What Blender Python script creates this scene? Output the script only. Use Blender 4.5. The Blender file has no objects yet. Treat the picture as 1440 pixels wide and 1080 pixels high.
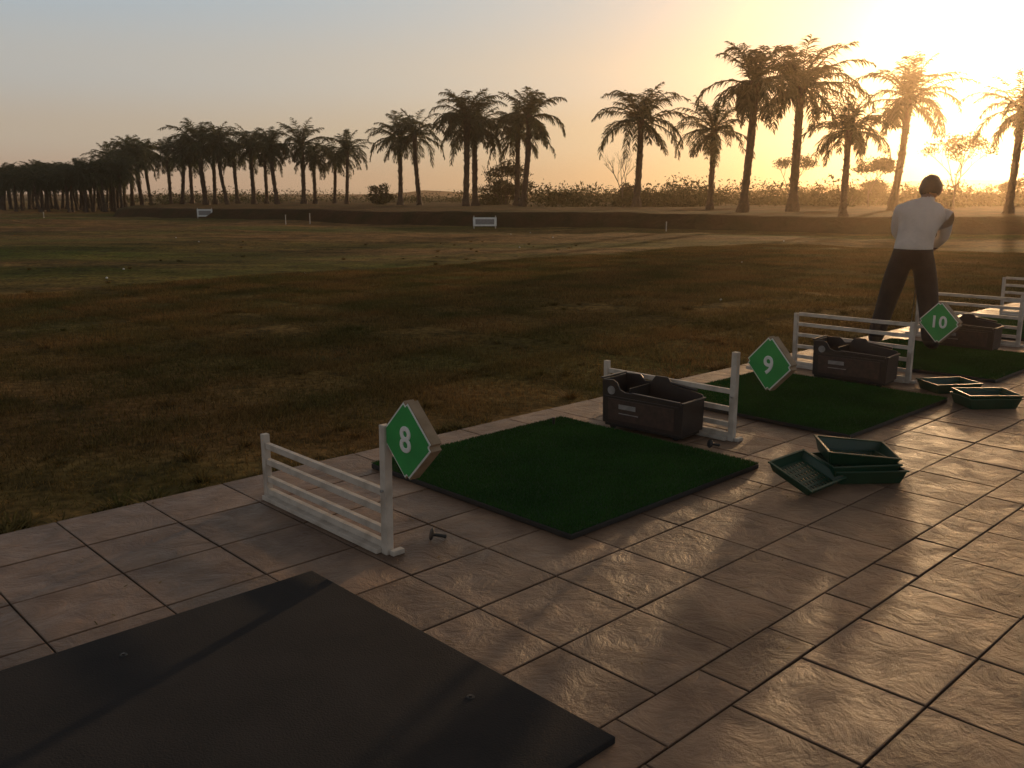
import bpy, bmesh, math, random
import numpy as np
from mathutils import Vector, Matrix, noise
random.seed(7); rng=np.random.default_rng(7)
scene=bpy.context.scene
col=scene.collection
scene.view_settings.view_transform='Standard'
scene.view_settings.look='None'
scene.view_settings.exposure=0
R=math.radians
BAY=R(43.7); CA,SA=math.cos(BAY),math.sin(BAY)
def P(a,b,z=0.0):            # bay coordinates: a along the bays, b away from the field
    return Vector((CA*a+SA*b, SA*a-CA*b, z))
# ---------------------------------------------------------------- materials
def N(nt,t,**k):
    n=nt.nodes.new(t)
    for a,v in k.items(): setattr(n,a,v)
    return n
def mat(name,c1,c2=None,scale=4.0,rough=0.8,bump=0.0,bscale=40.0,rvar=0.0,metal=0.0,island=0.0,detail=6.0,lo=.35,hi=.65,spec=0.5,trans=0.0,world=False):
    m=bpy.data.materials.new(name); m.use_nodes=True; nt=m.node_tree
    bs=nt.nodes['Principled BSDF']; L=nt.links.new
    bs.inputs['Roughness'].default_value=rough
    bs.inputs['Metallic'].default_value=metal
    bs.inputs['Specular IOR Level'].default_value=spec
    if c2 is None: c2=tuple(x*.8 for x in c1)
    if world: src=N(nt,'ShaderNodeNewGeometry').outputs['Position']
    else: src=N(nt,'ShaderNodeTexCoord').outputs['Object']
    nz=N(nt,'ShaderNodeTexNoise'); nz.inputs['Scale'].default_value=scale; nz.inputs['Detail'].default_value=detail
    L(src,nz.inputs['Vector'])
    mr=N(nt,'ShaderNodeMapRange'); mr.inputs[1].default_value=lo; mr.inputs[2].default_value=hi
    L(nz.outputs['Fac'],mr.inputs[0])
    mx=N(nt,'ShaderNodeMix',data_type='RGBA')
    mx.inputs[6].default_value=(*c1,1); mx.inputs[7].default_value=(*c2,1)
    L(mr.outputs[0],mx.inputs[0]); out=mx.outputs[2]
    if island:
        g=N(nt,'ShaderNodeNewGeometry'); hv=N(nt,'ShaderNodeHueSaturation')
        m2=N(nt,'ShaderNodeMapRange'); m2.inputs[3].default_value=1-island; m2.inputs[4].default_value=1+island
        L(g.outputs['Random Per Island'],m2.inputs[0]); L(m2.outputs[0],hv.inputs['Value']); L(out,hv.inputs['Color']); out=hv.outputs[0]
    L(out,bs.inputs['Base Color'])
    if rvar:
        m3=N(nt,'ShaderNodeMapRange'); m3.inputs[3].default_value=rough-rvar; m3.inputs[4].default_value=rough+rvar
        L(nz.outputs['Fac'],m3.inputs[0]); L(m3.outputs[0],bs.inputs['Roughness'])
    if bump:
        n2=N(nt,'ShaderNodeTexNoise'); n2.inputs['Scale'].default_value=bscale; n2.inputs['Detail'].default_value=5
        L(src,n2.inputs['Vector'])
        b=N(nt,'ShaderNodeBump'); b.inputs['Strength'].default_value=1; b.inputs['Distance'].default_value=bump
        L(n2.outputs['Fac'],b.inputs['Height']); L(b.outputs[0],bs.inputs['Normal'])
    if trans:
        tr=N(nt,'ShaderNodeBsdfTranslucent'); ms=N(nt,'ShaderNodeMixShader'); ms.inputs[0].default_value=trans
        L(out,tr.inputs['Color']); L(bs.outputs[0],ms.inputs[1]); L(tr.outputs[0],ms.inputs[2])
        L(ms.outputs[0],nt.nodes['Material Output'].inputs['Surface'])
    return m
M={}
M['white']=mat('white_paint_worn',(.54,.48,.41),(.33,.275,.22),9,.55,.0008,60,lo=.45,hi=.72)
M['wood']=mat('sign_edge_wood',(.34,.25,.16),(.24,.17,.1),14,.6,.0006,50)
M['green']=mat('sign_green_paint',(.04,.34,.08),(.03,.27,.065),6,.4)
M['num']=mat('sign_white',(.8,.8,.76),(.7,.7,.66),8,.45)
M['brown']=mat('dark_plastic',(.038,.028,.025),(.026,.02,.018),9,.38,.0004,90,rvar=.08)
M['panel']=mat('label_panel',(.075,.045,.036),(.045,.03,.026),30,.4)
M['dark']=mat('black_rubber',(.012,.012,.012),(.02,.018,.017),12,.55,.0005,120)
M['grey']=mat('grey_label',(.3,.28,.27),(.2,.19,.18),20,.5)
M['tray']=mat('tray_green_plastic',(.012,.055,.03),(.01,.04,.022),7,.35,rvar=.08)
M['turfbase']=mat('turf_backing',(.014,.055,.013),(.01,.04,.01),16,.9,.004,220)
M['blade_turf']=mat('turf_blades',(.036,.11,.02),(.02,.07,.014),2.2,.75,island=.4,spec=.12,world=True)
M['blade_grass']=mat('grass_blades',(.19,.112,.042),(.09,.08,.025),.8,.85,island=.45,spec=.1,trans=.25,world=True)
M['trunk']=mat('palm_trunk',(.08,.05,.032),(.04,.027,.02),6,.9,.03,12)
M['frond']=mat('palm_frond',(.05,.06,.017),(.028,.037,.011),1.2,.6,island=.3,trans=.35)
M['bush']=mat('bush_leaves',(.045,.052,.018),(.025,.032,.012),.4,.8,island=.4,trans=.22,spec=.1)
M['bark']=mat('bare_bark',(.09,.07,.05),(.05,.04,.03),6,.9)
M['hill']=mat('hazy_hill',(.24,.15,.09),(.17,.105,.065),.02,1,3,.08,spec=0)  # distance haze put into the lighter orange-brown base colour
M['shirt']=mat('shirt_cotton',(.62,.56,.5),(.54,.49,.44),7,.85,.015,10)
M['trouser']=mat('trouser_cloth',(.03,.022,.02),(.018,.014,.013),8,.85,.015,10)
M['skin']=mat('skin',(.33,.19,.12),(.28,.15,.1),10,.5)
M['hair']=mat('hair',(.012,.01,.009),(.02,.015,.012),60,.5,.002,200)
M['shoe']=mat('shoe',(.06,.05,.05),(.04,.035,.035),8,.5)
M['metal']=mat('steel',(.5,.5,.5),(.4,.4,.4),8,.3,metal=1)
M['ball']=mat('golf_ball_white',(.75,.74,.7),(.65,.64,.6),50,.4)
M['grout']=mat('grout',(.045,.03,.022),(.027,.019,.015),10,.95,.002,80)

def mat_tile():
    m=bpy.data.materials.new('slate_tile'); m.use_nodes=True; nt=m.node_tree; L=nt.links.new
    bs=nt.nodes['Principled BSDF']; tc=N(nt,'ShaderNodeTexCoord'); g=N(nt,'ShaderNodeNewGeometry')
    add=N(nt,'ShaderNodeVectorMath',operation='MULTIPLY_ADD')
    cmb=N(nt,'ShaderNodeCombineXYZ')
    for i in range(3): L(g.outputs['Random Per Island'],cmb.inputs[i])
    L(cmb.outputs[0],add.inputs[0]); add.inputs[1].default_value=(37,71,13); L(tc.outputs['Object'],add.inputs[2])
    n1=N(nt,'ShaderNodeTexNoise'); n1.inputs['Scale'].default_value=4.2; n1.inputs['Detail'].default_value=8; n1.inputs['Distortion'].default_value=.5
    n2=N(nt,'ShaderNodeTexNoise'); n2.inputs['Scale'].default_value=6.5; n2.inputs['Detail'].default_value=10; n2.inputs['Roughness'].default_value=.66; n2.inputs['Distortion'].default_value=.5
    n3=N(nt,'ShaderNodeTexNoise'); n3.inputs['Scale'].default_value=90; n3.inputs['Detail'].default_value=3
    for n in (n1,n2,n3): L(add.outputs[0],n.inputs['Vector'])
    cr=N(nt,'ShaderNodeValToRGB'); e=cr.color_ramp.elements
    e[0].position=.3; e[0].color=(.14,.08,.05,1); e[1].position=.72; e[1].color=(.30,.19,.12,1)
    x=e.new(.5); x.color=(.21,.13,.083,1)
    L(n1.outputs['Fac'],cr.inputs[0])
    hv=N(nt,'ShaderNodeHueSaturation'); mr=N(nt,'ShaderNodeMapRange'); mr.inputs[3].default_value=.76; mr.inputs[4].default_value=1.2
    L(g.outputs['Random Per Island'],mr.inputs[0]); L(mr.outputs[0],hv.inputs['Value']); L(cr.outputs[0],hv.inputs['Color'])
    nd=N(nt,'ShaderNodeTexNoise'); nd.inputs['Scale'].default_value=.9; nd.inputs['Detail'].default_value=6; L(tc.outputs['Object'],nd.inputs['Vector'])
    md=N(nt,'ShaderNodeMapRange'); md.inputs[1].default_value=.35; md.inputs[2].default_value=.7; md.inputs[3].default_value=1; md.inputs[4].default_value=.62
    L(nd.outputs['Fac'],md.inputs[0])
    mm=N(nt,'ShaderNodeVectorMath',operation='SCALE'); L(hv.outputs[0],mm.inputs[0]); L(md.outputs[0],mm.inputs['Scale'])
    L(mm.outputs[0],bs.inputs['Base Color'])
    bs.inputs['Specular IOR Level'].default_value=.34
    rr=N(nt,'ShaderNodeMapRange'); rr.inputs[1].default_value=.3; rr.inputs[2].default_value=.7; rr.inputs[3].default_value=.36; rr.inputs[4].default_value=.6
    L(n2.outputs['Fac'],rr.inputs[0]); L(rr.outputs[0],bs.inputs['Roughness'])
    b1=N(nt,'ShaderNodeBump'); b1.inputs['Strength'].default_value=1; b1.inputs['Distance'].default_value=.022
    L(n2.outputs['Fac'],b1.inputs['Height'])
    b2=N(nt,'ShaderNodeBump'); b2.inputs['Strength'].default_value=1; b2.inputs['Distance'].default_value=.0008
    L(n3.outputs['Fac'],b2.inputs['Height']); L(b1.outputs[0],b2.inputs['Normal']); L(b2.outputs[0],bs.inputs['Normal'])
    return m
M['tile']=mat_tile()
def mat_ground():
    m=bpy.data.materials.new('field_grass_ground'); m.use_nodes=True; nt=m.node_tree; L=nt.links.new
    bs=nt.nodes['Principled BSDF']; g=N(nt,'ShaderNodeNewGeometry'); bs.inputs['Roughness'].default_value=1; bs.inputs['Specular IOR Level'].default_value=.03
    def noi(s,d,dist=0,st=None):
        n=N(nt,'ShaderNodeTexNoise'); n.inputs['Scale'].default_value=s; n.inputs['Detail'].default_value=d; n.inputs['Distortion'].default_value=dist
        if st:
            v=N(nt,'ShaderNodeVectorMath',operation='MULTIPLY'); v.inputs[1].default_value=st; L(g.outputs['Position'],v.inputs[0]); L(v.outputs[0],n.inputs['Vector'])
        else: L(g.outputs['Position'],n.inputs['Vector'])
        return n.outputs['Fac']
    def mr(f,a,b,c=0,d=1):
        x=N(nt,'ShaderNodeMapRange'); 
        for i,v in zip((1,2,3,4),(a,b,c,d)): x.inputs[i].default_value=v
        L(f,x.inputs[0]); return x.outputs[0]
    def mix(f,a,b):
        x=N(nt,'ShaderNodeMix',data_type='RGBA'); L(f,x.inputs[0])
        for i,v in ((6,a),(7,b)):
            if isinstance(v,tuple): x.inputs[i].default_value=(*v,1)
            else: L(v,x.inputs[i])
        return x.outputs[2]
    def mul(a,b):
        x=N(nt,'ShaderNodeMath',operation='MULTIPLY'); L(a,x.inputs[0]); L(b,x.inputs[1]); return x.outputs[0]
    big=mr(noi(.16,5,.4,(.3,1,1)),.46,.64); med=mr(noi(.8,7),.38,.62)
    dry=mix(med,(.26,.145,.056),(.14,.086,.034)); grn=mix(med,(.065,.085,.019),(.115,.105,.03))
    c=mix(big,dry,grn)
    # green strip across the middle of the range
    sp_=N(nt,'ShaderNodeSeparateXYZ'); L(g.outputs['Position'],sp_.inputs[0])
    strip=mul(mr(sp_.outputs['Y'],11,16),mr(sp_.outputs['Y'],33,25)); strip=mul(strip,mr(noi(.22,6,.5,(.25,1,1)),.36,.56,0,.85))
    strip=mul(strip,mr(sp_.outputs['X'],22,0,.3,1))
    c=mix(strip,c,mix(med,(.065,.088,.014),(.11,.105,.022)))
    # long mown streaks
    stk=mr(noi(.9,4,.2,(.06,1,1)),.42,.6,.78,1.12)
    cl_=mr(noi(2.6,6,.3),.52,.66,0,.8); c=mix(cl_,c,(.055,.045,.018))
    hv=N(nt,'ShaderNodeHueSaturation'); L(mul(mr(noi(14,8),.3,.7,.45,1.4),stk),hv.inputs['Value']); L(c,hv.inputs['Color'])
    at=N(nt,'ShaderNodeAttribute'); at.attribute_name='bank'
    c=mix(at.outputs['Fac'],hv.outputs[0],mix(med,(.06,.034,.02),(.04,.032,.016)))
    L(c,bs.inputs['Base Color'])
    b=N(nt,'ShaderNodeBump'); b.inputs['Distance'].default_value=.05; L(noi(7,9),b.inputs['Height'])
    b2=N(nt,'ShaderNodeBump'); b2.inputs['Distance'].default_value=.12; L(noi(1.3,4),b2.inputs['Height']); L(b.outputs[0],b2.inputs['Normal'])
    L(b2.outputs[0],bs.inputs['Normal'])
    return m
M['ground']=mat_ground()

# ---------------------------------------------------------------- helpers
def obj(name,verts,faces,m,parent=None,smooth=False):
    me=bpy.data.meshes.new(name); me.from_pydata([tuple(v) for v in verts],[],faces); me.update()
    o=bpy.data.objects.new(name,me); col.objects.link(o)
    if m: me.materials.append(m)
    if smooth: me.polygons.foreach_set('use_smooth',[True]*len(me.polygons))
    if parent: o.parent=parent
    return o
def empty(name,loc,rz=0.0,rx=0,ry=0):
    e=bpy.data.objects.new(name,None); col.objects.link(e); e.location=loc; e.rotation_euler=(rx,ry,rz); e.empty_display_size=.1; return e
def bm_obj(name,bm,m,parent=None,smooth=False):
    me=bpy.data.meshes.new(name); bm.to_mesh(me); bm.free()
    o=bpy.data.objects.new(name,me); col.objects.link(o); me.materials.append(m)
    if smooth: me.polygons.foreach_set('use_smooth',[True]*len(me.polygons))
    if parent: o.parent=parent
    return o
def box(name,size,loc,m,parent=None,rot=(0,0,0),bev=.003,seg=2):
    bm=bmesh.new(); bmesh.ops.create_cube(bm,size=1)
    for v in bm.verts: v.co=Vector((v.co.x*size[0],v.co.y*size[1],v.co.z*size[2]))
    if bev: bmesh.ops.bevel(bm,geom=bm.edges[:],offset=bev,segments=seg,affect='EDGES',profile=.6)
    o=bm_obj(name,bm,m,parent); o.location=loc; o.rotation_euler=rot; return o
def cyl(name,r1,r2,h,loc,m,parent=None,rot=(0,0,0),seg=20,bev=0):
    bm=bmesh.new(); bmesh.ops.create_cone(bm,cap_ends=True,segments=seg,radius1=r1,radius2=r2,depth=h)
    if bev: bmesh.ops.bevel(bm,geom=[e for e in bm.edges if abs(e.verts[0].co.z-e.verts[1].co.z)<1e-6],offset=bev,segments=2,affect='EDGES')
    o=bm_obj(name,bm,m,parent); o.location=loc; o.rotation_euler=rot; return o

# ---------------------------------------------------------------- ground
bx=[-2500,-100,-42,-31,-.7,20.8,60,2500]; by=[700,260,120,71,46,37,24,24]
XS=np.concatenate([-np.geomspace(60,2500,26)[::-1],np.linspace(-59,60,240),np.geomspace(62,2500,26)])
gv=[];bank=[]
rows=np.linspace(0,1,150)
step=[0,.15,.35,.6,.85,1.1,1.4,1.8,3,6,10]
far=np.geomspace(14,2600,40)
nr=len(rows)+len(step)+len(far)
def edge_c(x,y): return -SA*x+CA*y
def gz(x,y,s):
    c=edge_c(x,y)
    k=min(1,max(0,(c-4.4)/3))
    z=-.055
    n=noise.noise(Vector((x*.11,y*.11,0)))*.16+noise.noise(Vector((x*.5,y*.5,3)))*.05+noise.noise(Vector((x*1.6,y*1.6,7)))*.018
    z+=n*k
    if s>0:
        t=min(1,s/1.4); z+=.66*(t*t*(3-2*t))
    return z
for x in XS:
    yb=float(np.interp(x,bx,by)); yb+=noise.noise(Vector((x*.15,0,5)))*.6
    for t in rows: y=-12+(yb+12)*t; gv.append((x,y,gz(x,y,0))); bank.append(0)
    for s in step:
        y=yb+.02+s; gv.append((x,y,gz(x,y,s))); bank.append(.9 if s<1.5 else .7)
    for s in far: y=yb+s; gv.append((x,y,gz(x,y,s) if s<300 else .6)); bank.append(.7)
gf=[]
nx=len(XS)
for i in range(nx-1):
    for j in range(nr-1):
        a=i*nr+j; gf.append((a,a+nr,a+nr+1,a+1))
g=obj('ground',gv,gf,M['ground'],smooth=True)
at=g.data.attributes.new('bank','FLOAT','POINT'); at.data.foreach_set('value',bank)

# ---------------------------------------------------------------- paving
pav=empty('paved_floor',(0,0,0),BAY)
A0,A1,B0,B1=-4.0,34.0,-4.39,2.6
sl=box('slab',(A1-A0,B1-B0-.004,.3),((A0+A1)/2,-(B0+B1)/2,-.156),M['grout'],pav,bev=0)
bl=[-4.39+.41*i for i in range(8)]
bl+=[-1.33]+[-1.33+.41*i for i in range(1,10)]
tv=[];tf=[]
def tile(a0,a1,b0,b1):
    g_=.0035; h=.004+random.uniform(-.0007,.0007); e=.003; n=len(tv)
    a0+=g_;a1-=g_;b0+=g_;b1-=g_
    tx=random.uniform(-.0012,.0012); ty=random.uniform(-.0012,.0012)
    for k,(ia,zz) in enumerate(((0,-.004),(0,h-.002),(e,h))):
        for (x,y,sx,sy) in ((a0+ia,-b0-ia,-1,1),(a1-ia,-b0-ia,1,1),(a1-ia,-b1+ia,1,-1),(a0+ia,-b1+ia,-1,-1)):
            tv.append((x,y,zz+(tx*sx+ty*sy if k else 0)))
    for r in (0,4):
        for i in range(4):
            j=(i+1)%4; tf.append((n+r+j,n+r+i,n+r+4+i,n+r+4+j))
    tf.append((n+11,n+10,n+9,n+8))
for r in range(len(bl)-1):
    off={True:2.594,False:2.48}[r>=8]
    if r==7: off=2.7
    st=.415
    if r>=10 and r%3==1: off+=.2
    k0=int((A0-off)//st)
    a=off+k0*st
    while a<A1:
        if min(a+st,A1)-max(a,A0)>.05: tile(max(a,A0),min(a+st,A1),bl[r],bl[r+1])
        a+=st
tl=obj('tiles',tv,tf,M['tile'],pav)

# ---------------------------------------------------------------- blade patches
def blades(name,w,n,h0,h1,bw,m,lean=.6):
    x=rng.uniform(-w/2,w/2,n); y=rng.uniform(-w/2,w/2,n); h=rng.uniform(h0,h1,n)
    th=rng.uniform(0,2*np.pi,n); ph=rng.uniform(0,2*np.pi,n); ln=rng.uniform(0,lean,n)*h
    dx=np.cos(th)*bw/2; dy=np.sin(th)*bw/2
    v=np.empty((n,3,3)); v[:,0]=np.stack([x-dx,y-dy,np.zeros(n)-.004],1); v[:,1]=np.stack([x+dx,y+dy,np.zeros(n)-.004],1)
    v[:,2]=np.stack([x+np.cos(ph)*ln,y+np.sin(ph)*ln,h],1)
    me=bpy.data.meshes.new(name); me.from_pydata(v.reshape(-1,3).tolist(),[],np.arange(n*3).reshape(n,3).tolist()); me.materials.append(m); return me
turf=[blades('turf_patch',.3,5200,.006,.013,.0035,M['blade_turf'],.8) for _ in range(2)]
grassm=[blades('grass_patch',1.6,5200,.012,.05,.008,M['blade_grass'],1.3) for _ in range(3)]
gp=empty('grass',(0,0,0))
for ia in range(-4,22):
    for ic in range(0,9):
        a=ia*1.25+random.uniform(-.2,.2); c=4.48+.78+ic*1.25+random.uniform(0,.2)
        p=P(a,-c)
        if p.y<1.5 or abs(p.x)>p.y*.62+1.5: continue
        o=bpy.data.objects.new('tuft_patch',random.choice(grassm)); col.objects.link(o); o.parent=gp
        o.location=(p.x,p.y,gz(p.x,p.y,0)+0); o.rotation_euler=(0,0,BAY+random.choice((0,1,2,3))*math.pi/2)
def tuft_mesh():
    vs=[];fs=[]
    for i in range(60):
        th=random.uniform(0,6.28); r=random.uniform(0,.06); l=random.uniform(.04,.12); t2=th+random.uniform(-.6,.6); ln=random.uniform(.3,1.2)
        b=Vector((math.cos(th)*r,math.sin(th)*r,0)); tip=b+Vector((math.cos(t2)*l*ln,math.sin(t2)*l*ln,l)); mid=(b+tip)/2+Vector((0,0,l*.2)); s=Vector((-math.sin(t2),math.cos(t2),0))*.004
        n=len(vs); vs+=[b-s,b+s,mid+s,mid-s,tip]; fs+=[(n,n+1,n+2,n+3),(n+3,n+2,n+4)]
    me=bpy.data.meshes.new('weed'); me.from_pydata([tuple(v) for v in vs],[],fs); me.materials.append(M['blade_grass']); return me
tms=[tuft_mesh() for _ in range(4)]
for i in range(520):
    if i<130: a=random.uniform(-1,14); c=4.42+abs(random.gauss(0,.1))
    else:
        c=4.5+random.expovariate(.18); a=random.uniform(-3,22)
    p=P(a,-c)
    if p.y<1 or abs(p.x)>p.y*.62+1: continue
    o=bpy.data.objects.new('weed_tuft',random.choice(tms)); col.objects.link(o); o.parent=gp
    s=random.uniform(.4,.9 if i<130 else .8); o.scale=(s*1.3,s*1.3,s*.75); o.location=(p.x,p.y,gz(p.x,p.y,0)); o.rotation_euler=(0,0,random.uniform(0,6))

# ---------------------------------------------------------------- mats
def turf_mat(a0,a1,b0,b1):
    e=empty('golf_hitting_mat',P((a0+a1)/2,(b0+b1)/2,.004),BAY+R(random.uniform(-.4,.4)))
    w=a1-a0;h=b1-b0
    box('rubber_base',(w,h,.026),(0,0,.0145),M['dark'],e,bev=.004)
    box('turf_layer',(w-.012,h-.012,.008),(0,0,.0295),M['turfbase'],e,bev=.003)
    nn=5
    for i in range(nn):
        for j in range(nn):
            o=bpy.data.objects.new('turf_pile',random.choice(turf)); col.objects.link(o); o.parent=e
            sx=(w-.006)/nn/.3; sy=(h-.006)/nn/.3
            o.location=((i+.5)/nn*w-w/2,(j+.5)/nn*h-h/2,.0345)
            o.scale=(sx,sy,1)
    return e
turf_mat(2.80,4.355,-4.07,-2.56)
turf_mat(5.32,6.84,-4.03,-2.50)
turf_mat(7.83,9.36,-4.03,-2.50)
turf_mat(10.35,11.87,-4.03,-2.50)
M['worn']=mat('worn_black_mat',(.015,.0145,.0155),(.029,.027,.027),3.5,.85,.0018,160,spec=.18,lo=.3,hi=.7,rvar=.08)
e=empty('rubber_base_mat',P(1.01,-2.23,.004),BAY)
box('slab',(1.53,1.58,.022),(0,0,.012),M['worn'],e,bev=.004)
for (a,b) in ((.962,-2.847),(1.616,-1.871),(.42,-1.75)):
    lx=a-1.01; ly=-(b+2.23)
    cyl('peg_hole_ring',.013,.012,.003,(lx,ly,.0245),M['dark'],e)
    cyl('peg',.006,.005,.006,(lx,ly,.027),M['brown'],e,seg=12)
gr=empty('scattered_debris',(0,0,0))
dv=[];df=[]
for i in range(450):
    a=random.uniform(-1,9); b=random.triangular(-4.35,1.5,-4.3)
    if (.2<a<1.8 and -3.05<b<-1.4): continue
    if (2.75<a<4.4 and -4.1<b<-2.5) or (5.3<a<6.9 and -4.1<b<-2.5): continue
    p=P(a,b,.0075); s=random.uniform(.002,.006); th=random.uniform(0,6.28); u=Vector((math.cos(th),math.sin(th),random.uniform(0,.3)))*s*random.uniform(1,3); v_=Vector((-math.sin(th),math.cos(th),0))*s*.5; n=len(dv)
    dv+=[p-u-v_,p+u-v_,p+u+v_,p-u+v_]; df.append((n,n+1,n+2,n+3))
obj('clippings',dv,df,M['blade_grass'],gr)

# ---------------------------------------------------------------- dividers
def divider(a,rails,hp_far,hp_near,bf=-4.02,bn=-3.0,rot=0):
    e=empty('bay_divider_fence',P(a,bn,.004),BAY+rot)
    L=bn-bf
    box('post_near',(.038,.038,hp_near),(0,0,hp_near/2),M['white'],e,rot=(0,R(.6),0))
    box('post_far',(.034,.034,hp_far),(0,L,hp_far/2),M['white'],e,rot=(R(-1),0,0))
    for i,h in enumerate(rails):
        box('rail_%d'%(i+1),(.024,L-.0385,.03),(random.uniform(-.001,.001),L/2,h),M['white'],e,rot=(R(random.uniform(-.35,.35)),0,0),bev=.002)
    box('sill_board_1',(.032,L-.04,.022),(-.031,L/2,.013),M['white'],e,bev=.002)
    box('sill_board_2',(.026,L-.04,.05),(.0,L/2,.027),M['white'],e,bev=.002)
    box('foot_block',(.06,.03,.022),(.02,-.036,.0115),M['white'],e,bev=.003)
    cyl('bolt',.006,.006,.012,(-.024,0,hp_near*.5),M['metal'],e,rot=(0,R(90),0),seg=8)
    return e
divider(2.135,[.272,.19,.1],.33,.565)
divider(4.76,[.31,.2,.1],.375,.56)
divider(7.33,[.475,.385,.29,.19,.1],.48,.50)
divider(9.92,[.475,.385,.29,.19,.1],.48,.52)
divider(12.5,[.475,.385,.29,.19,.1],.48,.52)

def sign(txt,a,b,z,yaw=0):
    e=empty('bay_number_sign',P(a,b,z),BAY+yaw)
    q=bpy.data.objects.new('face_frame',None); col.objects.link(q); q.parent=e
    q.matrix_local=Matrix(((0,0,-1,0),(-1,0,0,0),(0,1,0,0),(0,0,0,1)))
    def dia(name,s,t,z0,m,r):
        bm=bmesh.new(); bmesh.ops.create_cube(bm,size=1)
        for v in bm.verts: v.co=Vector((v.co.x*s,v.co.y*s,v.co.z*t))
        ve=[x for x in bm.edges if abs(x.verts[0].co.z-x.verts[1].co.z)>1e-6]
        bmesh.ops.bevel(bm,geom=ve,offset=r,segments=5,affect='EDGES')
        o=bm_obj(name,bm,m,q); o.location=(0,0,z0); o.rotation_euler=(0,0,R(45)); return o
    dia('board',.25,.05,0,M['wood'],.02)
    dia('white_border',.242,.003,.0265,M['num'],.02)
    dia('green_panel',.228,.003,.029,M['green'],.018)
    dia('back_panel',.242,.003,-.0265,M['green'],.02)
    glyph='6' if txt=='9' else txt      # a 9 is cut as a 6 turned over
    c=bpy.data.curves.new('numeral','FONT'); c.body=glyph; c.size=.15 if len(txt)==1 else .13; c.align_x='CENTER'; c.align_y='CENTER'; c.extrude=.0005; c.bevel_depth=.0032; c.bevel_resolution=1; c.space_character=1.1
    o=bpy.data.objects.new('numeral',c); col.objects.link(o); o.parent=q; o.location=(0,.0,.032); c.materials.append(M['num'])
    if txt=='9': o.rotation_euler=(0,0,math.pi)
    box('bracket',(.02,.09,.02),(0,.14,-.05),M['white'],e)
    return e
sign('8',2.16,-2.85,.53)
sign('9',4.79,-2.77,.52,R(-8))
sign('10',7.36,-2.80,.52,R(-6))

# ---------------------------------------------------------------- ball carriers
def carrier(a,b,yaw=0,s=1.0):
    e=empty('golf_ball_carrier',P(a,b,.004),BAY+yaw); e.scale=(s,s,s)
    L,W,z0=.60,.24,.045
    def side(name,x,prof,t=.014,inw=0):
        vs=[];fs=[]
        n=len(prof)
        for sx in (-t/2,t/2):
            for (y,z) in prof: vs.append((x+sx+inw*(z-z0),y,z))
        fs.append(tuple(range(n))[::-1]); fs.append(tuple(range(n,2*n)))
        for i in range(n):
            j=(i+1)%n; fs.append((i,j,j+n,i+n))
        o=obj(name,vs,fs,M['brown'],e)
        bv=o.modifiers.new('b','BEVEL'); bv.width=.003; bv.segments=2; bv.limit_method='ANGLE'
        return o
    pf=[(-.295,z0),(.29,z0),(.297,.33),(.215,.335),(.185,.32),(.16,.275),(.12,.262),(-.04,.262),(-.07,.252),(-.285,.248),(-.299,.24)]
    side('front_wall',-W/2,pf,inw=-.03)
    pb=[(-.295,z0),(.29,z0),(.297,.335),(.18,.338),(.14,.30),(.09,.305),(.06,.345),(-.03,.345),(-.07,.30),(-.2,.285),(-.29,.27),(-.299,.25)]
    side('back_wall',W/2,pb,inw=.03)
    box('end_wall_near',(W+.014,.014,.2),(0,-.297,z0+.1),M['brown'],e,rot=(R(1.5),0,0))
    box('end_wall_far',(W+.014,.014,.28),(0,.292,z0+.142),M['brown'],e,rot=(R(-1.5),0,0))
    box('floor',(W-.014,L-.05,.012),(0,0,z0+.01),M['brown'],e)
    box('inner_divider',(W-.016,.01,.23),(0,.1,z0+.13),M['dark'],e)
    box('rim_near',(W+.03,.022,.012),(0,-.304,.25),M['brown'],e,bev=.005)
    box('rim_far',(W+.03,.022,.012),(0,.304,.337),M['brown'],e,bev=.005)
    box('rim_front',(.02,.36,.012),(-W/2-.009,-.11,.258),M['brown'],e,rot=(R(1.5),0,0),bev=.004)
    box('handle_bar',(.018,.3,.018),(W/2+.012,-.1,.305),M['brown'],e,rot=(R(6),0,0),bev=.006)
    t=-W/2-.0135-.001
    box('front_panel',(.005,.5,.14),(t+.0035,0,.14),M['panel'],e,rot=(0,R(-1.7),0),bev=.002)
    box('label_line_1',(.003,.13,.03),(t-.0008,.1,.165),M['grey'],e,rot=(0,R(-1.7),0),bev=.001)
    box('label_line_2',(.003,.15,.006),(t+.0004,.09,.12),M['grey'],e,rot=(0,R(-1.7),0),bev=.001)
    cyl('round_badge',.028,.028,.004,(t-.001,.225,.265),M['grey'],e,rot=(0,R(88.3),0),seg=24)
    box('panel_rib',(.008,.56,.01),(t+.002,0,.222),M['brown'],e,bev=.002)
    box('bottom_skirt',(W-.02,L-.02,.03),(0,0,z0-.008),M['dark'],e,bev=.006)
    for y in (-.24,.24):
        for x in (-.085,.085):
            cyl('wheel',.022,.022,.02,(x,y,.022),M['dark'],e,rot=(0,R(90),R(random.uniform(-20,20))),seg=20,bev=.004)
    for i in range(16):
        bm=bmesh.new(); bmesh.ops.create_uvsphere(bm,u_segments=12,v_segments=8,radius=.0213)
        o=bm_obj('ball',bm,M['ball'],e,True); o.location=(random.uniform(-.08,.08),random.uniform(-.25,.05),z0+.016+.0213)
    return e
carrier(4.57,-3.48,R(4))
carrier(7.05,-3.33,R(5))
carrier(9.35,-3.32,R(3))

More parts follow.
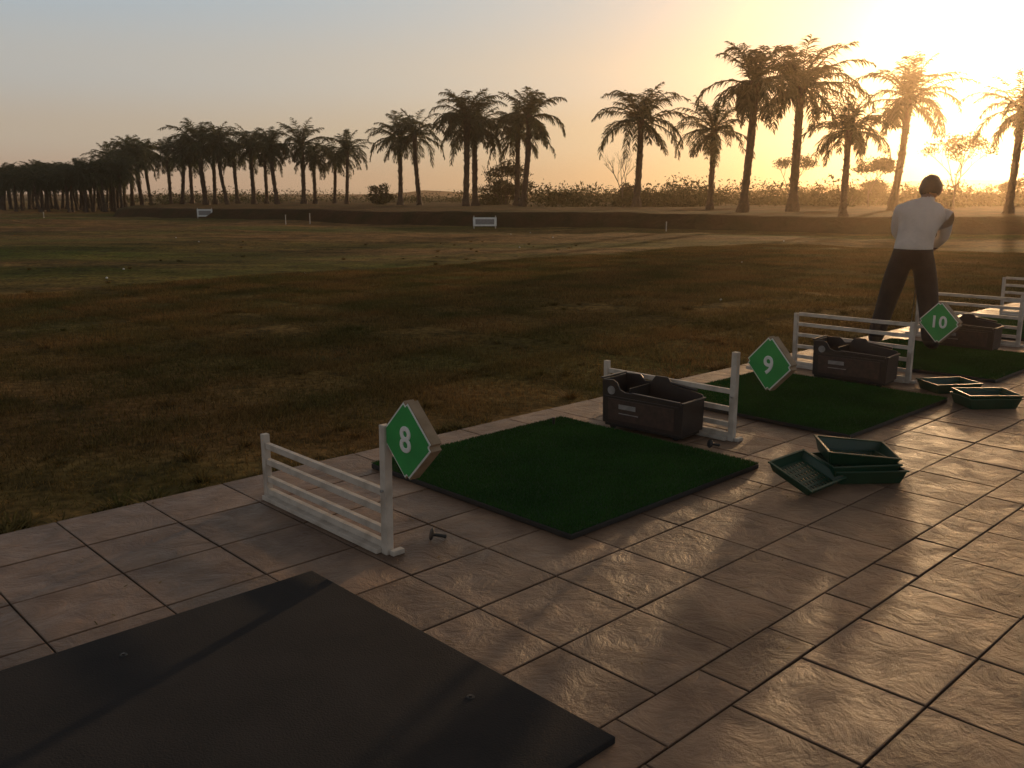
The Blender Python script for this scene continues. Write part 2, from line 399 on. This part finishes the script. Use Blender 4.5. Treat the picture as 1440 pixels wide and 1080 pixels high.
# ---------------------------------------------------------------- perforated trays
def tray(a,b,z=.004,yaw=0,rx=0,ry=0,lx=.37,ly=.27,h=.07):
    e=empty('ball_tray',P(a,b,z),BAY+yaw,rx,ry)
    q=e
    tx,ty=.022,.022; t=.005
    def wall(name,p0,p1,q0,q1):
        p0,p1,q0,q1=map(Vector,(p0,p1,q0,q1)); n=((p1-p0).cross(q0-p0)).normalized()*t
        vs=[p0,p1,q1,q0]; vs+=[v+n for v in vs]
        return obj(name,vs,[(0,1,2,3),(7,6,5,4),(0,4,5,1),(1,5,6,2),(2,6,7,3),(3,7,4,0)],M['tray'],q)
    X0,Y0=lx/2-tx,ly/2-ty; X1,Y1=lx/2,ly/2
    wall('wall_1',(-X0,-Y0,0),(X0,-Y0,0),(-X1,-Y1,h),(X1,-Y1,h))
    wall('wall_2',(X0,Y0,0),(-X0,Y0,0),(X1,Y1,h),(-X1,Y1,h))
    wall('wall_3',(X0,-Y0,0),(X0,Y0,0),(X1,-Y1,h),(X1,Y1,h))
    wall('wall_4',(-X0,Y0,0),(-X0,-Y0,0),(-X1,Y1,h),(-X1,-Y1,h))
    for s in (-1,1):
        box('rim_long',(lx+.022,.013,.008),(0,s*(Y1+.002),h),M['tray'],q,bev=.002)
        box('rim_short',(.013,ly-.004,.0075),(s*(X1+.002),0,h),M['tray'],q,bev=.002)
    nb=10
    for i in range(nb):
        x=-X0+.008+i*(2*X0-.016)/(nb-1); box('base_bar',(.013,2*Y0,.005),(x,0,.0035),M['tray'],q,bev=0)
    for j in range(7):
        y=-Y0+.008+j*(2*Y0-.016)/6; box('base_crossbar',(2*X0,.013,.0055),(0,y,.0036),M['tray'],q,bev=0)
    return e
tray(4.27,-2.24,.05,R(-6),rx=R(20),ry=R(-3),lx=.29,ly=.27,h=.045)
tray(4.62,-2.10,.006,R(-40)); tray(4.60,-2.13,.034,R(-36)); 
tray(4.66,-2.16,.085,R(-46),rx=R(4),ry=R(5))
tray(7.28,-2.66,.006,R(-35)); tray(6.93,-2.27,.006,R(-40)); tray(6.95,-2.27,.03,R(-44))
tray(9.6,-2.3,.006,R(-40))

# ---------------------------------------------------------------- rubber tees
def tee(a,b,yaw,rz=.006):
    e=empty('rubber_tee',P(a,b,rz),yaw)
    prof=[(0,0),(.026,0),(.028,.003),(.026,.007),(.011,.010),(.008,.02),(.0075,.06),(.0095,.066),(.0095,.07),(.006,.072),(0,.072)]
    vs=[];fs=[];S=20
    for r,z in prof:
        for k in range(S): vs.append((z,r*math.cos(k*2*math.pi/S),r*math.sin(k*2*math.pi/S)+.0))
    for i in range(len(prof)-1):
        for k in range(S):
            k2=(k+1)%S; fs.append((i*S+k,i*S+k2,(i+1)*S+k2,(i+1)*S+k))
    o=obj('tee_body',vs,fs,M['dark'],e,True); o.location=(0,0,.027); o.rotation_euler=(0,R(15),0); return e
tee(2.36,-2.99,R(15)); tee(4.52,-3.0,R(20)); tee(7.0,-3.9,R(40))
o=empty('tee_peg',P(4.15,-3.95,.036)); cyl('stem',.007,.009,.04,(0,0,.02),M['dark'],o,seg=12,bev=.002); cyl('cup',.009,.013,.012,(0,0,.045),M['dark'],o,seg=12)

# ---------------------------------------------------------------- golf balls on the field
gb=empty('golf_balls',(0,0,0))
bm=bmesh.new(); bmesh.ops.create_uvsphere(bm,u_segments=12,v_segments=8,radius=.0215); bme=bpy.data.meshes.new('golf_ball'); bm.to_mesh(bme); bm.free(); bme.materials.append(M['ball'])
for i in range(12):
    y=random.uniform(12,42); x=random.uniform(-.55,.5)*y
    if edge_c(x,y)<5: continue
    o=bpy.data.objects.new('ball',bme); col.objects.link(o); o.parent=gb; o.location=(x,y,gz(x,y,0)+.006)

# ---------------------------------------------------------------- field markers
def board(x,y,w,h,yaw):
    z=gz(x,y,0)
    e=empty('distance_marker_board',(x,y,z),yaw)
    box('panel',(w,.03,h),(0,0,h/2+.12),M['num'],e)
    box('panel_inset',(w*.8,.006,h*.6),(0,-.0185,h/2+.12),M['grey'],e,bev=.001)
    for s in (-1,1):
        box('leg',(.05,.05,h+.2),(s*w*.46,.042,(h+.2)/2),M['white'],e); box('stay',(.04,.5,.04),(s*w*.46,.32,.2),M['white'],e,rot=(R(-35),0,0))
    return e
board(-1.33,45,1.15,.42,R(4)); board(-21.0,63,1.0,.5,R(20))
def stake(x,y,h):
    e=empty('marker_stake',(x,y,gz(x,y,0))); cyl('pole',.025,.02,h,(0,0,h/2),M['white'],e,seg=10); cyl('cap',.035,.025,.05,(0,0,h),M['white'],e,seg=10)
stake(6.8,40.5,.4); stake(-12.3,50,.5); stake(-11.2,51,.55); stake(-27,69,.45); stake(-30.5,60,.35)

# ---------------------------------------------------------------- palms
def palm_mesh(seed,H=6.6,Rr=3.9,nf=34,lean=.0,dead=6):
    rn=random.Random(seed); V=[];F=[];mi=[]
    S=12
    def quad(a,b,c,d,m): 
        n=len(V); V.extend((a,b,c,d)); F.append((n,n+1,n+2,n+3)); mi.append(m)
    rings=26; ctr=[]
    la=rn.uniform(0,6.28)
    for i in range(rings):
        t=i/(rings-1); off=lean*H*.12*math.sin(t*1.7); cx,cy=off*math.cos(la),off*math.sin(la)
        r=.215*(1-.15*t)+(.16*(1-t*7) if t<.14 else 0)+ (.08*max(0,(t-.82)/.18))
        r*=1+.12*noise.noise(Vector((t*9,seed,0)))
        ctr.append((cx,cy,t*H))
        for k in range(S):
            a=k*2*math.pi/S; rr=r*(1+rn.uniform(-.17,.17)); V.append(Vector((cx+rr*math.cos(a),cy+rr*math.sin(a),t*H)))
    for i in range(rings-1):
        for k in range(S):
            F.append((i*S+k,i*S+(k+1)%S,(i+1)*S+(k+1)%S,(i+1)*S+k)); mi.append(0)
    for i in range(170):
        t=rn.random()**.75; z=t*H; c=ctr[min(rings-1,int(t*(rings-1)))]
        a=i*2.4; r=.2*(1-.1*t); l=rn.uniform(.04,.15)+.14*max(0,t-.7)
        d=Vector((math.cos(a),math.sin(a),0)); s=Vector((-d.y,d.x,0))*.045; b=Vector((c[0],c[1],z))+d*(r-.04); tip=b+d*(l+.03)+Vector((0,0,l*1.3))
        quad(b-s,b+s,tip+s*.5,tip-s*.5,0); quad(b-s+Vector((0,0,-.1)),b+s+Vector((0,0,-.1)),tip+s*.5,tip-s*.5,0)
    top=Vector(ctr[-1])
    def frond(az,e0,L,bend,dr):
        n=14; pts=[]; p=top+Vector((math.cos(az),math.sin(az),0))*.1+Vector((0,0,rn.uniform(-.3,.1))); e=e0
        twist=rn.uniform(-.5,.5); az2=az
        for i in range(n+1):
            pts.append(p.copy()); t=i/n
            d=Vector((math.cos(az2)*math.cos(e),math.sin(az2)*math.cos(e),math.sin(e)))
            p=p+d*(L/n); e-=bend/n*(.25+1.5*t); e=max(e,-1.4); az2+=twist/n
        for i in range(n):
            d=(pts[i+1]-pts[i]).normalized(); s=d.cross(Vector((0,0,1)))
            if s.length<.1: s=Vector((-math.sin(az),math.cos(az),0))
            s.normalize(); u=s.cross(d); w=.04*(1-i/n)+.008; w2=.04*(1-(i+1)/n)+.008
            quad(pts[i]-s*w,pts[i]+s*w,pts[i+1]+s*w2,pts[i+1]-s*w2,1)
            quad(pts[i]-u*w,pts[i]+u*w,pts[i+1]+u*w2,pts[i+1]-u*w2,1)
        m=50
        for k in range(6,m+1):
            t=k/m; f=t*n; i=min(n-1,int(f)); p0=pts[i].lerp(pts[i+1],f-i) if f<n else pts[n]
            d=(pts[i+1]-pts[i]).normalized(); s=d.cross(Vector((0,0,1)))
            if s.length<.1: s=Vector((-math.sin(az),math.cos(az),0))
            s.normalize(); u=s.cross(d)
            ll=.7*(math.sin(math.pi*min(1,(t*.82+.12)))**.6)*rn.uniform(.75,1.15)
            for sg in (-1,1):
                if rn.random()<.05: continue
                pl=rn.choice((-.35,.1,.4))
                dd=(s*sg*.9+d*rn.uniform(.5,.9)+u*pl+Vector((0,0,-dr*rn.uniform(.3,1.0)))).normalized()
                mid=p0+dd*ll*.5; tip=mid+(dd+Vector((0,0,-dr*rn.uniform(.9,1.8)))).normalized()*ll*.55
                ww=dd.cross(Vector((rn.uniform(-1,1),rn.uniform(-1,1),rn.uniform(.2,1)))).normalized()*rn.uniform(.022,.037)
                quad(p0-ww*.6,p0+ww*.6,mid+ww,mid-ww,1)
                nn=len(V); V.extend((mid-ww,mid+ww,tip)); F.append((nn,nn+1,nn+2)); mi.append(1)
    for i in range(nf):
        t=i/(nf-1); az=i*2.39996+rn.uniform(-.35,.35); e0=R(82-92*t+rn.uniform(-14,14))
        frond(az,e0,Rr*rn.uniform(.82,1.14)*(.8+.25*min(1,t*1.8)),R(66+62*t+rn.uniform(-25,30)),.32+.3*t)
    for i in range(dead):
        az=rn.uniform(0,6.28); frond(az,R(rn.uniform(-45,-15)),Rr*rn.uniform(.5,.85),R(60),.6)
    me=bpy.data.meshes.new('palm_tree'); me.from_pydata([tuple(v) for v in V],[],F); me.materials.append(M['trunk']); me.materials.append(M['frond'])
    me.polygons.foreach_set('material_index',mi); me.update(); return me,max(v.z for v in V)
PMs=[palm_mesh(1,6.3,3.4,29,.3,5),palm_mesh(2,6.5,3.4,27,1.0,6),palm_mesh(3,5.7,3.6,31,.5,4),palm_mesh(4,6.7,3.2,25,-.6,7),palm_mesh(5,6.0,3.4,28,0,5),palm_mesh(9,6.4,3.3,22,.7,4),palm_mesh(12,6.2,3.5,25,.2,5)]
pal=[(175,68,115,2),(278,62,130,6),(325,50,62,3),(395,52,58,0),(467,42,130,4),(535,55,78,1),(700,47,98,5),
 (-157,92,155,1),(-130,90,152,5),(-65,80,124,3),(-52,84,134,4),(7,84,140,6),(15,80,124,3),
 (-233,100,181,1),(-250,104,196,2),(-277,100,195,4),(-293,98,163,6),(-330,96,178,3),(-345,105,185,4),(-363,98,174,2),(-386,110,190,0),(-400,96,170,1),(-418,104,178,3),(-430,98,164,2),
 (-450,108,186,4),(-465,100,188,5),(-480,112,192,1),(-507,118,196,3),(-520,106,188,2),(-535,112,188,0),(-545,118,200,4),(-562,120,198,1)]
for i,(du,Y,vt,k) in enumerate(pal):
    X=du*.0007685*Y; zt=1.5+Y*(275-vt)*.000737
    me,h=PMs[k]; o=bpy.data.objects.new('palm_tree',me); col.objects.link(o)
    base=gz(X,Y,5 if Y>np.interp(X,bx,by) else 0)-.1
    s=(zt-base)/h; o.scale=(s*random.uniform(.92,1.08),s*random.uniform(.92,1.08),s); o.location=(X,Y,base); o.rotation_euler=(0,0,random.uniform(0,6.28))
# palms just outside the frame on the sun side
for (X,Y,s,k) in ((44,41,1.0,2),(52,38,.95,4)):
    me,h=PMs[k]; o=bpy.data.objects.new('palm_tree',me); col.objects.link(o); o.scale=(s,)*3; o.location=(X,Y,.5); o.rotation_euler=(0,0,random.uniform(0,6))
row=empty('distant_palm_row',(0,0,0))
for i in range(64):
    t=i/63; Y=random.uniform(86,118); du=-735+t*185+random.uniform(-4,4); X=du*.0007685*Y
    vt=236-14*t+random.uniform(-9,10); zt=1.5+Y*(275-vt)*.00075
    me,h=random.choice(PMs); o=bpy.data.objects.new('palm',me); col.objects.link(o); o.parent=row
    s=(zt)/h; o.scale=(s*1.1,s*1.1,s); o.location=(X,Y,-.15); o.rotation_euler=(0,0,random.uniform(0,6.28))

# ---------------------------------------------------------------- bushes / tree line
def leafcloud(name,clumps,size,m,dens=1.0):
    vs=[];
    for (x,y,z,rx,ry,rz,n) in clumps:
        n=int(n*dens); d=rng.normal(size=(n,3)); d/=np.linalg.norm(d,axis=1)[:,None]; r=rng.uniform(.25,1,n)**.5*(1+.25*rng.normal(size=n)*.6)
        c=d*r[:,None]*np.array([rx,ry,rz])+np.array([x,y,z]); c[:,2]=np.maximum(c[:,2],.45)
        u=rng.normal(size=(n,3)); u/=np.linalg.norm(u,axis=1)[:,None]; w=rng.normal(size=(n,3)); w=np.cross(u,w); w/=np.linalg.norm(w,axis=1)[:,None]
        s=(size*rng.uniform(.5,1.4,n))[:,None]
        vs.append(np.stack([c-u*s,c+w*s*.4,c+u*s,c-w*s*.4],1))
    v=np.concatenate(vs).reshape(-1,3); n=len(v)//4
    return obj(name,v.tolist(),np.arange(n*4).reshape(n,4).tolist(),m)
cl=[]
for i in range(330):
    Y=random.uniform(72,150); du=random.uniform(30,1000); X=du*.0007685*Y
    h=random.uniform(.5,1.6)*(1+.7*(noise.noise(Vector((X*.08,Y*.05,2)))))
    cl.append((X,Y,.5+h*.6,random.uniform(1,2.8),1.5,h,230))
for i in range(120):
    Y=random.uniform(110,190); du=random.uniform(-600,60); X=du*.0007685*Y; h=random.uniform(.5,1.6); cl.append((X,Y,.5+h*.5,random.uniform(1.5,3),1.5,h,110))
leafcloud('distant_treeline',cl,.16,M['bush'])
def bush(x,y,w,h,n,up=1.0,name='bush'):
    c=[]
    for i in range(16):
        t=random.random(); a=random.uniform(0,6.28); r=w*.5*random.random()**.6*(1-.45*t)
        c.append((x+r*math.cos(a),y+r*math.sin(a),.6+h*t*up*.85,w*.17,w*.17,h*.16,n//16))
    o=leafcloud(name,c,.13,M['bush'])
    st=[];fs=[]
    for i in range(9):
        a=random.uniform(0,6.28); b=Vector((x+.3*math.cos(a),y+.3*math.sin(a),.5)); tip=Vector((x+w*.35*math.cos(a),y+w*.35*math.sin(a),.6+h*random.uniform(.6,.95))); s=Vector((.05,0,0)); n0=len(st)
        st+=[b-s,b+s,tip+s*.3,tip-s*.3]; fs.append((n0,n0+1,n0+2,n0+3))
    q=obj('stems',st,fs,M['bark']); q.parent=o
bush(-14.0,98,3.4,2.2,2600)
bush(-.8,92,6.2,4.6,7500,name='bamboo_clump')
bush(10.8,85,3.2,2.1,2200); bush(37,95,5,3.2,3500); bush(45,82,4.5,2.6,3000); bush(27.5,76,3,1.7,2000); bush(4.6,95,3.4,1.5,1800)
def tree(x,y,h,leafn,seed,spread=.55,name='tree',cr=.5):
    rn=random.Random(seed); V=[];F=[];tips=[]
    def seg(p,q,r0,r1):
        d=(q-p).normalized(); u=d.orthogonal().normalized(); w=d.cross(u); n=len(V)
        for (c,r) in ((p,r0),(q,r1)):
            for k in range(6): V.append(c+u*r*math.cos(k*1.047)+w*r*math.sin(k*1.047))
        for k in range(6): F.append((n+k,n+(k+1)%6,n+6+(k+1)%6,n+6+k))
    def br(p,d,l,r,lv):
        q=p+d*l; m_=p.lerp(q,.5)+Vector((rn.uniform(-1,1),rn.uniform(-1,1),0))*l*.06
        seg(p,m_,r,r*.85); seg(m_,q,r*.85,r*.65)
        if lv==0: tips.append(q); return
        if lv<2: tips.append(q)
        for i in range(rn.choice((2,3,3))):
            dd=(d+Vector((rn.uniform(-1,1),rn.uniform(-1,1),rn.uniform(-.15,.6)))*spread*1.5).normalized(); br(q,dd,l*rn.uniform(.68,.9),r*.62,lv-1)
    br(Vector((0,0,0)),Vector((rn.uniform(-.1,.1),0,1)).normalized(),h*.3,h*.018,5)
    zm=max(v.z for v in V); k=h/zm; V=[v*k for v in V]; tips=[t*k for t in tips]
    o=obj(name,V,F,M['bark']); o.location=(x,y,.5)
    if leafn:
        c=[(t.x+x,t.y+y,t.z+.5,cr,cr,cr*.5,leafn) for t in tips]
        l=leafcloud('foliage',c,.1,M['bush']); l.parent=o; l.matrix_parent_inverse=Matrix.Translation((-x,-y,-.5))
tree(9.6,80,5.2,0,3,.35,'bare_tree')
tree(30.6,64,5.2,9,11,.5); tree(27.0,70,3.8,14,21,.45); tree(39.5,66,3.2,16,8,.5); tree(26.2,88,4.6,14,15,.4)

# hills
def hills(name,y0,pts,seed):
    vs=[];fs=[]; n=160
    for i in range(n):
        x=pts[0][0]+(pts[-1][0]-pts[0][0])*i/(n-1); h=float(np.interp(x,[p[0] for p in pts],[p[1] for p in pts]))
        h*=1+.14*noise.noise(Vector((x*.012,seed,0)))+.09*noise.noise(Vector((x*.08,seed,0)))+.04*noise.noise(Vector((x*.3,seed,0)))
        vs+=[(x,y0,-2),(x,y0+30,h*.75),(x,y0+70,h),(x,y0+260,-2)]
    for i in range(n-1):
        for j in range(3): a=i*4+j; fs.append((a,a+4,a+5,a+1))
    return obj(name,vs,fs,M['hill'],smooth=True)
hills('hills',620,[(-1500,2),(-90,2.5),(-60,6),(-30,2.5),(60,3),(160,4),(240,9),(330,13),(420,13),(700,14),(1500,10)],1)

# ---------------------------------------------------------------- golfer
def skinmesh(name,verts,edges,radii,root=0,sub=2):
    me=bpy.data.meshes.new(name); me.from_pydata(verts,edges,[]); o=bpy.data.objects.new(name,me); col.objects.link(o)
    sk=o.modifiers.new('s','SKIN'); sk.use_smooth_shade=True; sk.branch_smoothing=.6
    lay=me.skin_vertices[0].data if me.skin_vertices else None
    if lay is None:
        bpy.context.view_layer.objects.active=o; bm=bmesh.new(); bm.from_mesh(me); bm.verts.layers.skin.verify(); bm.to_mesh(me); bm.free(); lay=me.skin_vertices[0].data
    for i,r in enumerate(radii):
        lay[i].radius=r if isinstance(r,tuple) else (r,r); lay[i].use_root=(i==root)
    ss=o.modifiers.new('u','SUBSURF'); ss.levels=sub; ss.render_levels=sub
    bpy.context.view_layer.update()
    dg=bpy.context.evaluated_depsgraph_get(); m2=bpy.data.meshes.new_from_object(o.evaluated_get(dg)); o.modifiers.clear(); o.data=m2
    m2.polygons.foreach_set('use_smooth',[True]*len(m2.polygons)); return o
GX,GY=3.80,8.72
man=empty('golfer',(GX,GY,.04),R(-28))
vb=[(.02,0,.93),(.03,.01,1.05),(.05,.04,1.18),(.075,.08,1.31),(.095,.13,1.42),(.105,.17,1.47),
 (-.07,-.0,.86),(-.17,.07,.48),(-.25,.04,.09),(-.27,.19,.04),
 (.12,-.0,.86),(.19,.05,.48),(.25,-.03,.09),(.28,.12,.04),
 (-.12,.11,1.32),(-.15,.21,1.09),(.03,.42,.92),
 (.245,.11,1.32),(.275,.19,1.08),(.10,.40,.89)]
eb=[(0,1),(1,2),(2,3),(3,4),(4,5),(0,6),(6,7),(7,8),(8,9),(0,10),(10,11),(11,12),(12,13),(3,14),(14,15),(15,16),(3,17),(17,18),(18,19)]
rb=[(.235,.165),(.25,.17),(.255,.17),(.2,.15),.09,.06,.14,.10,.085,.045,.14,.10,.085,.045,.11,.06,.03,.11,.06,.03]
body=skinmesh('body',vb,eb,rb); body.parent=man
bm=bmesh.new(); bm.from_mesh(body.data)
for zc in (.965,.1): bmesh.ops.bisect_plane(bm,geom=bm.verts[:]+bm.edges[:]+bm.faces[:],plane_co=(0,0,zc),plane_no=(0,0,1))
bm.to_mesh(body.data); bm.free()
for m_ in ('shirt','trouser','skin','shoe'): body.data.materials.append(M[m_])
for p in body.data.polygons:
    c=p.center
    if c.z>.965: k=0
    elif c.z>.1: k=1
    else: k=3
    if c.y>.27 and c.z>.7: k=2
    if c.z>1.45 and abs(c.x-.10)<.07: k=2
    p.material_index=k
# head
hd=bpy.data.objects.new('head',None); col.objects.link(hd); hd.parent=man; hd.location=(.115,.2,1.525); hd.rotation_euler=(R(-28),0,R(6)); hd.scale=(1.12,1.08,1)
bm=bmesh.new(); bmesh.ops.create_icosphere(bm,subdivisions=4,radius=1)
for v in bm.verts:
    x,y,z=v.co; w=1-.22*max(0,-z)
    nx_,ny_,nz_=x*.078*w,y*.097*(1-.1*max(0,-z)),z*.118
    if y>.6: 
        nose=math.exp(-((x/.16)**2+((z+.12)/.22)**2)); ny_+=.022*nose
        eye=math.exp(-(((abs(x)-.38)/.16)**2+((z-.03)/.12)**2)); ny_-=.008*eye
        mo=math.exp(-((x/.28)**2+((z+.5)/.06)**2)); ny_-=.005*mo
    v.co=Vector((nx_,ny_,nz_))
bm_obj('face',bm,M['skin'],hd,True)
for s in (-1,1):
    bm=bmesh.new(); bmesh.ops.create_uvsphere(bm,u_segments=12,v_segments=8,radius=1)
    for v in bm.verts: v.co=Vector((v.co.x*.012,v.co.y*.02,v.co.z*.032))
    o=bm_obj('ear',bm,M['skin'],hd,True); o.location=(s*.084,-.005,-.005)
    bm=bmesh.new(); bmesh.ops.create_uvsphere(bm,u_segments=10,v_segments=8,radius=.011)
    o=bm_obj('eye',bm,M['num'],hd,True); o.location=(s*.029,.082,.004)
    bm=bmesh.new(); bmesh.ops.create_uvsphere(bm,u_segments=10,v_segments=8,radius=.006)
    o=bm_obj('iris',bm,M['dark'],hd,True); o.location=(s*.029,.089,.003)
bm=bmesh.new(); bmesh.ops.create_icosphere(bm,subdivisions=4,radius=1)
dl=[f for f in bm.faces if (f.calc_center_median().y>.62 and f.calc_center_median().z<.5) or f.calc_center_median().z<-.72 or (f.calc_center_median().z<-.05 and f.calc_center_median().y>.05)]
bmesh.ops.delete(bm,geom=dl,context='FACES')
for v in bm.verts:
    n_=noise.noise(v.co*7)*.05+noise.noise(v.co*2)*.04
    v.co=Vector((v.co.x*.089*(1+n_),v.co.y*.11*(1+n_)-.004,v.co.z*.130*(1+n_)+.004))
bm_obj('hair',bm,M['hair'],hd,True)
def hand(name,wr,dirv,side):
    wr=Vector(wr); d=Vector(dirv).normalized(); s=Vector((1,0,0))*side
    V=[tuple(wr),tuple(wr+d*.045),tuple(wr+d*.085)]; E=[(0,1),(1,2)]; r=[(.022,.016),(.032,.015),(.033,.014)]
    for i,(o_,l) in enumerate(((-.03,.07),(-.01,.08),(.01,.076),(.028,.06))):
        b=wr+d*.085+Vector((0,1,0)).cross(d).normalized()*o_; n=len(V)
        p1=b+d*l*.45; p2=p1+(d*.35+s*-.8).normalized()*l*.35; p3=p2+(-d*.4+s*-.6).normalized()*l*.3
        V+=[tuple(b),tuple(p1),tuple(p2),tuple(p3)]; E+=[(2,n),(n,n+1),(n+1,n+2),(n+2,n+3)]; r+=[.0095,.009,.0085,.0075]
    n=len(V); b=wr+d*.03+s*-.02; V+=[tuple(b+Vector((0,-.02,0))),tuple(b+d*.04+Vector((0,-.035,0)))]; E+=[(1,n),(n,n+1)]; r+=[.011,.009]
    o=skinmesh(name,V,E,r,0,1); o.data.materials.clear(); o.data.materials.append(M['skin']); o.parent=man
hand('hand_left',(.03,.42,.92),(.2,.2,-.9),-1); hand('hand_right',(.10,.40,.89),(-.3,.25,-.9),1)
cb=empty('golf_club',(GX,GY,.04),R(-28))
p0=Vector((.06,.40,.95)); p1=Vector((.0,.84,.03)); dd=p1-p0
o=cyl('shaft',.006,.0045,dd.length,(p0+p1)/2,M['metal'],cb,seg=10); o.rotation_euler=dd.to_track_quat('Z','Y').to_euler()
g0=p0+dd*.12; o=cyl('grip',.014,.012,.26,g0,M['dark'],cb,seg=12); o.rotation_euler=dd.to_track_quat('Z','Y').to_euler()
box('club_head',(.08,.05,.045),(p1.x-.01,p1.y+.03,p1.z),M['metal'],cb,bev=.012)

# ---------------------------------------------------------------- evening haze (real participating medium)
hz=box('haze',(700,520,60),(0,170,28),M['ball'],None,bev=0)
hm=bpy.data.materials.new('haze_air'); hm.use_nodes=True; hn=hm.node_tree; hn.nodes.clear()
ho=hn.nodes.new('ShaderNodeOutputMaterial'); hv_=hn.nodes.new('ShaderNodeVolumeScatter'); hv_.inputs['Color'].default_value=(1,.76,.52,1); hv_.inputs['Density'].default_value=.00085; hv_.inputs['Anisotropy'].default_value=.88
hn.links.new(hv_.outputs[0],ho.inputs['Volume']); hz.data.materials.clear(); hz.data.materials.append(hm)

# ---------------------------------------------------------------- sky, sun, camera
AZ,EL=R(28.05),R(7.3)
sd=Vector((math.sin(AZ)*math.cos(EL),math.cos(AZ)*math.cos(EL),math.sin(EL)))
w=bpy.data.worlds.new('World'); scene.world=w; w.use_nodes=True; nt=w.node_tree; L=nt.links.new
bg=nt.nodes['Background']; sky=N(nt,'ShaderNodeTexSky'); sky.sky_type='NISHITA'; sky.sun_disc=False; sky.sun_elevation=EL; sky.sun_rotation=AZ
sky.air_density=1.0; sky.dust_density=1.0; sky.ozone_density=1.0
tc=N(nt,'ShaderNodeTexCoord'); sp=N(nt,'ShaderNodeSeparateXYZ'); L(tc.outputs['Generated'],sp.inputs[0])
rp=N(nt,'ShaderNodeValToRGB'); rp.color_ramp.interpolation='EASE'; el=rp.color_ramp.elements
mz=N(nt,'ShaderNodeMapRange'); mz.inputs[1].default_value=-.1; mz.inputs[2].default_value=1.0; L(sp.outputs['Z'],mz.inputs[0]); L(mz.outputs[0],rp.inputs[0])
stops=[(-.1,(.1,.07,.045)),(-.01,(.38,.24,.16)),(.012,(.49,.31,.21)),(.06,(.51,.40,.30)),(.12,(.48,.46,.42)),(.2,(.38,.46,.51)),(.4,(.19,.195,.21)),(1,(.125,.125,.13))]  # high stops, out of frame, darkened and warmed to dim ambient like a roof
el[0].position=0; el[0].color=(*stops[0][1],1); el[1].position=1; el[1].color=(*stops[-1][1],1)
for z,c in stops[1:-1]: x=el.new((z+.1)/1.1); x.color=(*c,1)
dt=N(nt,'ShaderNodeVectorMath',operation='DOT_PRODUCT'); dt.inputs[1].default_value=sd; L(tc.outputs['Generated'],dt.inputs[0])
mxd=N(nt,'ShaderNodeMath',operation='MAXIMUM'); mxd.inputs[1].default_value=0; L(dt.outputs['Value'],mxd.inputs[0])
acc=rp.outputs[0]
def addv(a,b):
    v=N(nt,'ShaderNodeVectorMath',operation='ADD'); L(a,v.inputs[0]); L(b,v.inputs[1]); return v.outputs[0]
for pw,c in ((5,(.24,.14,.0)),(50,(.24,.13,.01)),(900,(1.2,.9,.5)),(4000,(4,3.3,2.2))):
    pn=N(nt,'ShaderNodeMath',operation='POWER'); L(mxd.outputs[0],pn.inputs[0]); pn.inputs[1].default_value=pw
    v=N(nt,'ShaderNodeVectorMath',operation='SCALE'); v.inputs[0].default_value=c; L(pn.outputs[0],v.inputs['Scale']); acc=addv(acc,v.outputs[0])
s10=N(nt,'ShaderNodeVectorMath',operation='SCALE'); s10.inputs['Scale'].default_value=10; L(acc,s10.inputs[0])
sn=N(nt,'ShaderNodeVectorMath',operation='SCALE'); sn.inputs['Scale'].default_value=.04; L(sky.outputs[0],sn.inputs[0])
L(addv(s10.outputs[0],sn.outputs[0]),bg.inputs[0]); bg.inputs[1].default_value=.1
sl_=bpy.data.lights.new('sun','SUN'); sl_.energy=4.5; sl_.angle=R(1.3); sl_.color=(1,.58,.27)
so=bpy.data.objects.new('sun',sl_); col.objects.link(so); so.rotation_euler=sd.to_track_quat('Z','Y').to_euler(); so.location=(20,30,30)
cd=bpy.data.cameras.new('camera'); cd.sensor_width=36; cd.lens=36*1274/1440; cd.clip_end=6000; cd.clip_start=.05
co=bpy.data.objects.new('camera',cd); col.objects.link(co); co.location=(0,0,1.5); co.rotation_euler=(R(90-11.75),0,0); scene.camera=co
